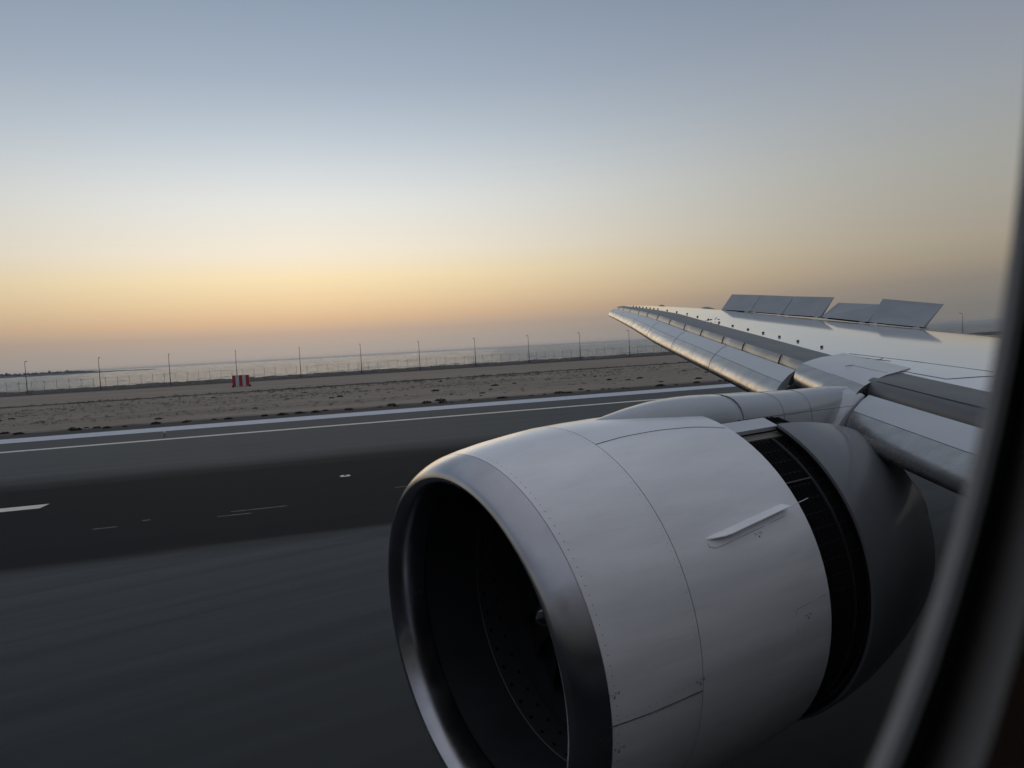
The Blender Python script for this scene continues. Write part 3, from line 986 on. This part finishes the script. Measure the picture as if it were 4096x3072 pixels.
# 22 swept wide-chord fan blades
for b_ in range(22):
    th0 = 2 * math.pi * b_ / 22; rows = []
    for i in range(9):
        t = i / 8; r_ = .48 + t * 1.12
        sweep = .16 * math.sin(t * 2.6) ; ch = .26 + .16 * t; tw = R(25 + 40 * t)
        row = []
        for s_ in (-1, -.5, 0, .5, 1):
            dx = s_ * ch * math.cos(tw); dt = s_ * ch * math.sin(tw) / r_
            th = th0 + dt + sweep * .8
            row.append(A(5.05 + dx * .6 + .05 * t, EY + r_ * math.cos(th), EZ + r_ * math.sin(th)))
        rows.append(row)
    m_ = MB(); m_.grid(rows); m_.build("fan_blade", M_blade, eng, True)
m_ = MB(); m_.poly(ring(5.6, 1.62)); m_.build("fan_duct_back", M_black, eng)

# cascades in the open reverser gap
lathe("reverser_cascade", [(6.35, 1.80), (6.36, 1.845), (7.75, 1.845)], M_black, eng)
m_ = MB()
for k in range(72):
    a = 2 * math.pi * k / 72; e_ = .012
    m_.poly([A(6.45, EY + 1.862 * math.cos(a - e_ / 4), EZ + 1.862 * math.sin(a - e_ / 4)), A(7.6, EY + 1.862 * math.cos(a - e_ / 4), EZ + 1.862 * math.sin(a - e_ / 4)),
             A(7.6, EY + 1.862 * math.cos(a + e_ / 4), EZ + 1.862 * math.sin(a + e_ / 4)), A(6.45, EY + 1.862 * math.cos(a + e_ / 4), EZ + 1.862 * math.sin(a + e_ / 4))])
m_.build("cascade_rib", M_cavity, eng)
for x in [6.5 + .085 * i for i in range(12)]:
    pass
lathe("cascade_vane", [(6.45 + .04 * i, 1.856 + (.012 if i % 2 else -.004)) for i in range(30)], M_black, eng, 72, 10)
lathe("cascade_rail", [(6.985, 1.87), (6.99, 1.885), (7.02, 1.885), (7.025, 1.87)], mat("rail_dark", (.02, .021, .022), .4, .4), eng)
# longitudinal slider beam at mid height of the gap and the pale one near the top
def beam(name, ang, x0, x1, r_, w, h_, m):
    a = R(ang); rad = Vector((0, -math.cos(a), math.sin(a))); tn_ = Vector((0, -math.sin(a), -math.cos(a)))
    c_ = A((x0 + x1) / 2, EY, EZ) + rad * r_
    b2 = MB(); b2.box(c_, (x1 - x0, w, h_), (Vector((1, 0, 0)), tn_, rad)); return b2.build(name, m, eng)
beam("cascade_slider", 41.5, 6.40, 7.00, 1.875, .014, .02, M_bracket)
beam("reverser_track", 67.5, 6.43, 7.22, 1.925, .22, .05, M_panel)
beam("reverser_track", 62.5, 6.40, 7.30, 1.87, .10, .03, mat("track_tan", (.16, .14, .12), .5))
# translated sleeve behind the gap
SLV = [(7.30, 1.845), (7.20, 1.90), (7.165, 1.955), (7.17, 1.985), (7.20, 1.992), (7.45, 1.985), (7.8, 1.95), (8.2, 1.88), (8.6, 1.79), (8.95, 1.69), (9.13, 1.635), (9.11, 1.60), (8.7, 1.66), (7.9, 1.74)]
def part_lathe(name, prof, m):
    mb = MB(); rows = []
    for x, r_ in prof:
        L = interp(x, [7.2, 7.8, 8.5, 9.1], [63.8, 63.4, 63.6, 63.6]); span = 360 - 2 * (90 - L); row = []
        for k in range(97):
            a = R(L - span * k / 96); row.append(A(x, EY - r_ * math.cos(a), EZ + r_ * math.sin(a)))
        rows.append(row)
    mb.grid(rows); return autosmooth(mb.build(name, m, eng), 30)
part_lathe("reverser_sleeve", SLV, mat("sleeve_shade_grey", (.15, .155, .165), .38, noise=((1, 1, 1), .15, 4), coat=.35))  # sleeve colour darkened to carry the shade of wing and slat
part_lathe("sleeve_front_lip", [(7.30, 1.85), (7.195, 1.905), (7.155, 1.955)], M_cavity)
lathe("core_cowl", [(6.0, 1.2), (8.8, 1.22), (9.8, 1.0), (10.8, .72), (10.82, .66)], mat("core_metal", (.20, .19, .18), .45, .7), eng, 64)
lathe("exhaust_plug", [(10.2, .5), (10.9, .45), (11.6, .2), (11.9, .02)], mat("plug_metal", (.22, .2, .18), .45, .7), eng, 48)
lathe("fan_duct_wall", [(4.8, 1.64), (6.3, 1.66), (6.34, 1.78)], M_black, eng)

# nacelle seams, rivets, markings
def surf_r(x):
    P_ = OUT + [(4.9, 1.985), (5.3, 1.993), (5.8, 1.993), (6.2, 1.985), (6.425, 1.975)]
    return interp(x, [p[0] for p in P_], [p[1] for p in P_])
def N(x, ang, h_=0):
    a = R(ang); r_ = surf_r(x) + h_; return droop(x, EY - r_ * math.cos(a), EZ + r_ * math.sin(a))
m_ = MB()
m_.tube([N(3.57 + t * .1, -3.0 - t * .2) for t in range(0, 11)], .005, 4)
m_.tube([N(x, interp(x, [4.57, 5, 5.5, 6, 6.42], [69.3, 70.6, 70.8, 69.6, 66.5])) for x in [4.58 + .1 * i for i in range(19)]], .004, 4)
m_.build("cowl_seam", M_seam, eng)
m_ = MB()
def dot_(x, ang, r_=.010):
    c_ = N(x, ang, .0015); a = R(ang); tn_ = Vector((0, math.sin(a), math.cos(a))); xx = Vector((1, 0, 0))
    m_.poly([c_ + (xx * math.cos(q) + tn_ * math.sin(q)) * r_ for q in [j * math.pi / 3 for j in range(6)]])
for i in range(130): dot_(3.65, -80 + i * 2.4, .005)
for i in range(84): dot_(4.53, -60 + i * 2.1, .0035)
for i in range(12): dot_(3.66 + i * .075, -2.0, .004)
for i in range(12): dot_(3.66 + i * .075, -4.4, .004)
m_.build("rivet_row", M_seam, eng)
m_ = MB()
for (x, a_) in ((3.60, 4.3), (4.50, -2.2), (5.60, 28.2), (6.0, 3.4), (3.62, -9.6)):
    for j in range(4):
        for s_ in range(2):
            if (j + s_) % 3 == 2: continue
            c_ = N(x + j * .028, a_ + s_ * .35, .0015); m_.box(c_, (.014, .003, .005))
    m_.box(N(x + .04, a_ - .7, .0015), (.014, .003, .018))
m_.build("stencil_marks", mat("stencil_grey", (.16, .16, .17), .6), eng)
m_ = MB()
pts = [N(5.86, -.5), N(5.86, 5.6), N(5.88, 6.2), N(6.36, 7.0)]
m_.tube(pts, .0025, 4)
for x in (4.72,):
    m_.tube([N(x, 13), N(x, 13.1)], .001, 4)
m_.build("access_panel_outline", mat("faint_seam", (.25, .25, .26), .6), eng)

# strake
def spt(x, ang, h_): return N(x, ang, h_)
rows = []
n_ = 14
m_ = MB()
for side in (-1, 1):
    lo, hi = [], []
    for i in range(n_ + 1):
        t = i / n_; x = 4.95 + 1.21 * t; an = 30.5 + 3.7 * t
        hh = .075 * min(1, t * 6)
        hh = min(hh, .10)
        lo.append(spt(x, an + side * (.55 if side < 0 else .5), -.004)); hi.append(spt(x + .03, an + side * .12 - 1.3 * min(1, hh / .075), hh))
    m_.grid([lo, hi])
    rows.append((lo, hi))
m_.poly([rows[0][0][-1], rows[1][0][-1], rows[1][1][-1], rows[0][1][-1]])
m_.grid([rows[0][1], rows[1][1]])
m_.tube([rows[0][1][-2], rows[0][1][-1], rows[0][1][-1] + Vector((.30, .02, .03))], .004, 5)
autosmooth(m_.build("strake", M_white, eng), 40)
m_ = MB()
m_.tube([N(4.97, 29.6), N(4.97, 28.6), N(5.03, 27.9), N(5.12, 27.9), N(5.65, 29.5), N(6.12, 31.0)], .0025, 4)
m_.build("strake_base_outline", mat("strake_seam", (.12, .12, .12), .6), eng)

# ---------------------------------------------------------------- pylon
PY = [  # x, half width, z top, z bottom
    (5.02, .02, -.875, -.95), (5.15, .12, -.862, -1.1), (5.4, .24, -.822, -1.15), (5.7, .33, -.775, -1.2), (6.05, .40, -.733, -1.25), (6.4, .44, -.715, -1.3), (6.75, .455, -.715, -1.3),
    (7.1, .46, -.73, -1.35), (7.6, .46, -.755, -1.4), (8.2, .43, -.78, -1.45), (8.8, .36, -.80, -1.55), (9.4, .31, -.81, -1.7), (10.2, .30, -.86, -1.9), (12.5, .40, -1.0, -2.2), (15, .25, -1.3, -2.3), (16.2, .05, -1.6, -2.2)]
def pyring(x, w, zt, zb, n=28, e=2.6):
    out = []
    zc_ = (zt + zb) / 2 - (zt - zb) * .05; h_ = zt - zc_
    for k in range(n):
        a = 2 * math.pi * k / n; c_, s_ = math.cos(a), math.sin(a)
        yy = w * math.copysign(abs(c_) ** (2 / e), c_); zz = (h_ if s_ > 0 else (zc_ - zb)) * math.copysign(abs(s_) ** (2 / e), s_)
        out.append(A(x, 6.2 + yy, zc_ + zz))
    return out
def pyl(xs0, xs1, name, e=2.4, g=0.0):
    st = [p for p in PY if xs0 < p[0] < xs1]
    def at(x): return (x,) + tuple(interp(x, [p[0] for p in PY], [p[i] for p in PY]) for i in (1, 2, 3))
    st = [at(xs0)] + st + [at(xs1)]
    fine = []
    for i in range(len(st) - 1):
        for t in (0, .5): fine.append(tuple(st[i][j] + (st[i + 1][j] - st[i][j]) * t for j in range(4)))
    fine.append(st[-1])
    mb = MB(); rr = [pyring(*p, e=e) for p in fine]; mb.grid(rr, closed=True); mb.poly(rr[0][::-1]); mb.poly(rr[-1])
    return autosmooth(mb.build(name, M_pylon, PLANE if name == "pylon" else pyo), 40)
pyo = pyl(7.095, 16.2, "pylon")
pyl(5.02, 7.089, "front_fairing", 2.2)
m_ = MB()
q = pyring(7.089, .458, -.731, -1.35); m_.tube(q + [q[0]], .004, 4, cap=False)
for x, dz in ((7.89, .0), (8.55, 0)):
    q = pyring(x, interp(x, [p[0] for p in PY], [p[1] for p in PY]) + .001, interp(x, [p[0] for p in PY], [p[2] for p in PY]) + .001, interp(x, [p[0] for p in PY], [p[3] for p in PY]))
    m_.tube(q[3:17], .002, 4)
m_.tube([A(x, 6.2 - .462, interp(x, [7.1, 9.4], [-1.03, -1.07])) for x in (7.1, 7.6, 8.2, 8.8, 9.4)], .003, 4)
m_.build("pylon_seam", M_seam, pyo)

# ---------------------------------------------------------------- fuselage around the camera, with the one cabin window
FR = 3.1; FCY, FCZ = -3.0, .135
def fus(x, z, rr=FR):   # point on the starboard skin at height z
    return A(x, FCY + math.sqrt(max(0, rr * rr - (z - FCZ) ** 2)), z)
PITCH_W = .56
WX0, WX1, WZ0, WZ1 = .045 - .28, .045 + .28, -.28, .56
zs = [WZ0 + (WZ1 - WZ0) * i / 6 for i in range(7)]
angs = [math.asin((z - FCZ) / FR) for z in zs]
angs = angs + [angs[-1] + (2 * math.pi - (angs[-1] - angs[0])) * i / 60 for i in range(1, 60)]
WINS = [0, -1, 1, -2, 2]
xsx = [(-22, .05), (-21.5, .35), (-20.5, .62), (-19, .82), (-17, .95), (-15, 1)] + [(WX0 + PITCH_W * k, 1) for k in range(-2, 4)] + [(6, 1), (20, 1), (30, .9), (38, .5), (43, .12)]
mb = MB()
rws = [[A(x, FCY + FR * k * math.cos(a), FCZ + FR * k * math.sin(a) + (0 if x < 25 else (1 - k) * 1.6)) for a in angs] for x, k in xsx]
for r_ in rws: mb.v += r_
w_ = len(angs)
for i in range(len(rws) - 1):
    for k in range(w_):
        if 6 <= i <= 10 and k < 6: continue
        mb.f.append([i * w_ + k, i * w_ + (k + 1) % w_, (i + 1) * w_ + (k + 1) % w_, (i + 1) * w_ + k]); mb.m.append(0)
CX, CZ = .045, .135
def oval(q, dx=0.0):
    return CX + (.175 + dx) * math.cos(q), CZ + (.260 + dx) * math.sin(q)
rect = [(WX1, z) for z in zs] + [(WX1 + (WX0 - WX1) * i / 6, WZ1) for i in range(1, 7)] + [(WX0, z) for z in zs[::-1][1:]] + [(WX0 + (WX1 - WX0) * i / 6, WZ0) for i in range(1, 6)]
for k in WINS:
    off = PITCH_W * k
    inner = []
    for x, z in rect:
        xx, zz = oval(math.atan2((z - CZ) / .26, (x - CX) / .175), .065); inner.append(fus(xx + off, zz))
    mb.grid([[fus(x + off, z) for x, z in rect], inner], closed=True)
fusel = autosmooth(mb.build("fuselage", M_fus, PLANE), 40)
def oq(dx, y, n=96):
    return [A(*(lambda p: (p[0], y, p[1]))(oval(2 * math.pi * k / n, dx))) for k in range(n)]
m_ = MB(); m_.grid([oq(.066, .099), oq(.004, .0815), oq(0, .081), oq(.001, .0772)], closed=True); wf = m_.build("window_frame", M_ring, fusel, True)
m_ = MB(); m_.grid([oq(0.0, .0785), oq(.013, .0775)], closed=True); ws = m_.build("window_seal", M_rubber, fusel)
m_ = MB(); m_.grid([oq(.013, .0777), oq(.016, .0695)], closed=True); wi = m_.build("inner_frame", mat("inner_trim_pale", (.8, .78, .75), .5), fusel)
m_ = MB(); m_.grid([oq(.016, .0695), oq(.03, .068), oq(.055, .02), oq(.085, -.05)], closed=True)
big = []
for k in range(96):
    q = 2 * math.pi * k / 96; c_, s_ = math.cos(q), math.sin(q); m2 = max(abs(c_), abs(s_))
    big.append(A(CX + .28 * c_ / m2, -.07, CZ + .60 * s_ / m2))
m_.grid([oq(.085, -.05), big], closed=True)
wsr = m_.build("window_surround", M_cabin, fusel, True)
# window pane: clear, with faint reflection and a thin film of grime
gm, nt, b = new_mat("window_glass")
nt.nodes.remove(b)
tr = nt.nodes.new("ShaderNodeBsdfTransparent"); tr.inputs[0].default_value = (.985, .985, .985, 1)
gl = nt.nodes.new("ShaderNodeBsdfGlossy"); gl.inputs["Roughness"].default_value = .02
fr = nt.nodes.new("ShaderNodeFresnel"); fr.inputs[0].default_value = 1.15
mx = nt.nodes.new("ShaderNodeMixShader"); nt.links.new(fr.outputs[0], mx.inputs[0]); nt.links.new(tr.outputs[0], mx.inputs[1]); nt.links.new(gl.outputs[0], mx.inputs[2])
nt.links.new(mx.outputs[0], nt.nodes["Material Output"].inputs[0])
m_ = MB(); m_.poly(oq(.003, .081)); wp = m_.build("window_pane", gm, fusel)
for k in WINS[1:]:                       # the neighbouring windows of the cabin row
    for src in (wf, ws, wi, wsr, wp):
        c_ = src.copy(); COL.objects.link(c_); c_.parent = fusel; c_.location = (PITCH_W * k, 0, 0)


# ---------------------------------------------------------------- the air itself
hm = bpy.data.materials.new("sea_haze"); hm.use_nodes = True
nt = hm.node_tree; nt.nodes.remove(nt.nodes["Principled BSDF"])
pv = nt.nodes.new("ShaderNodeVolumePrincipled"); pv.inputs["Color"].default_value = (.80, .87, .95, 1); pv.inputs["Density"].default_value = .00010
pv.inputs["Anisotropy"].default_value = .3
nt.links.new(pv.outputs[0], nt.nodes["Material Output"].inputs["Volume"])
m_ = MB(); m_.box((0, 0, 5.0), (25000, 25000, 16.4))
tag(m_.build("haze", hm), "thin sea haze in the air", "haze", kind="stuff")
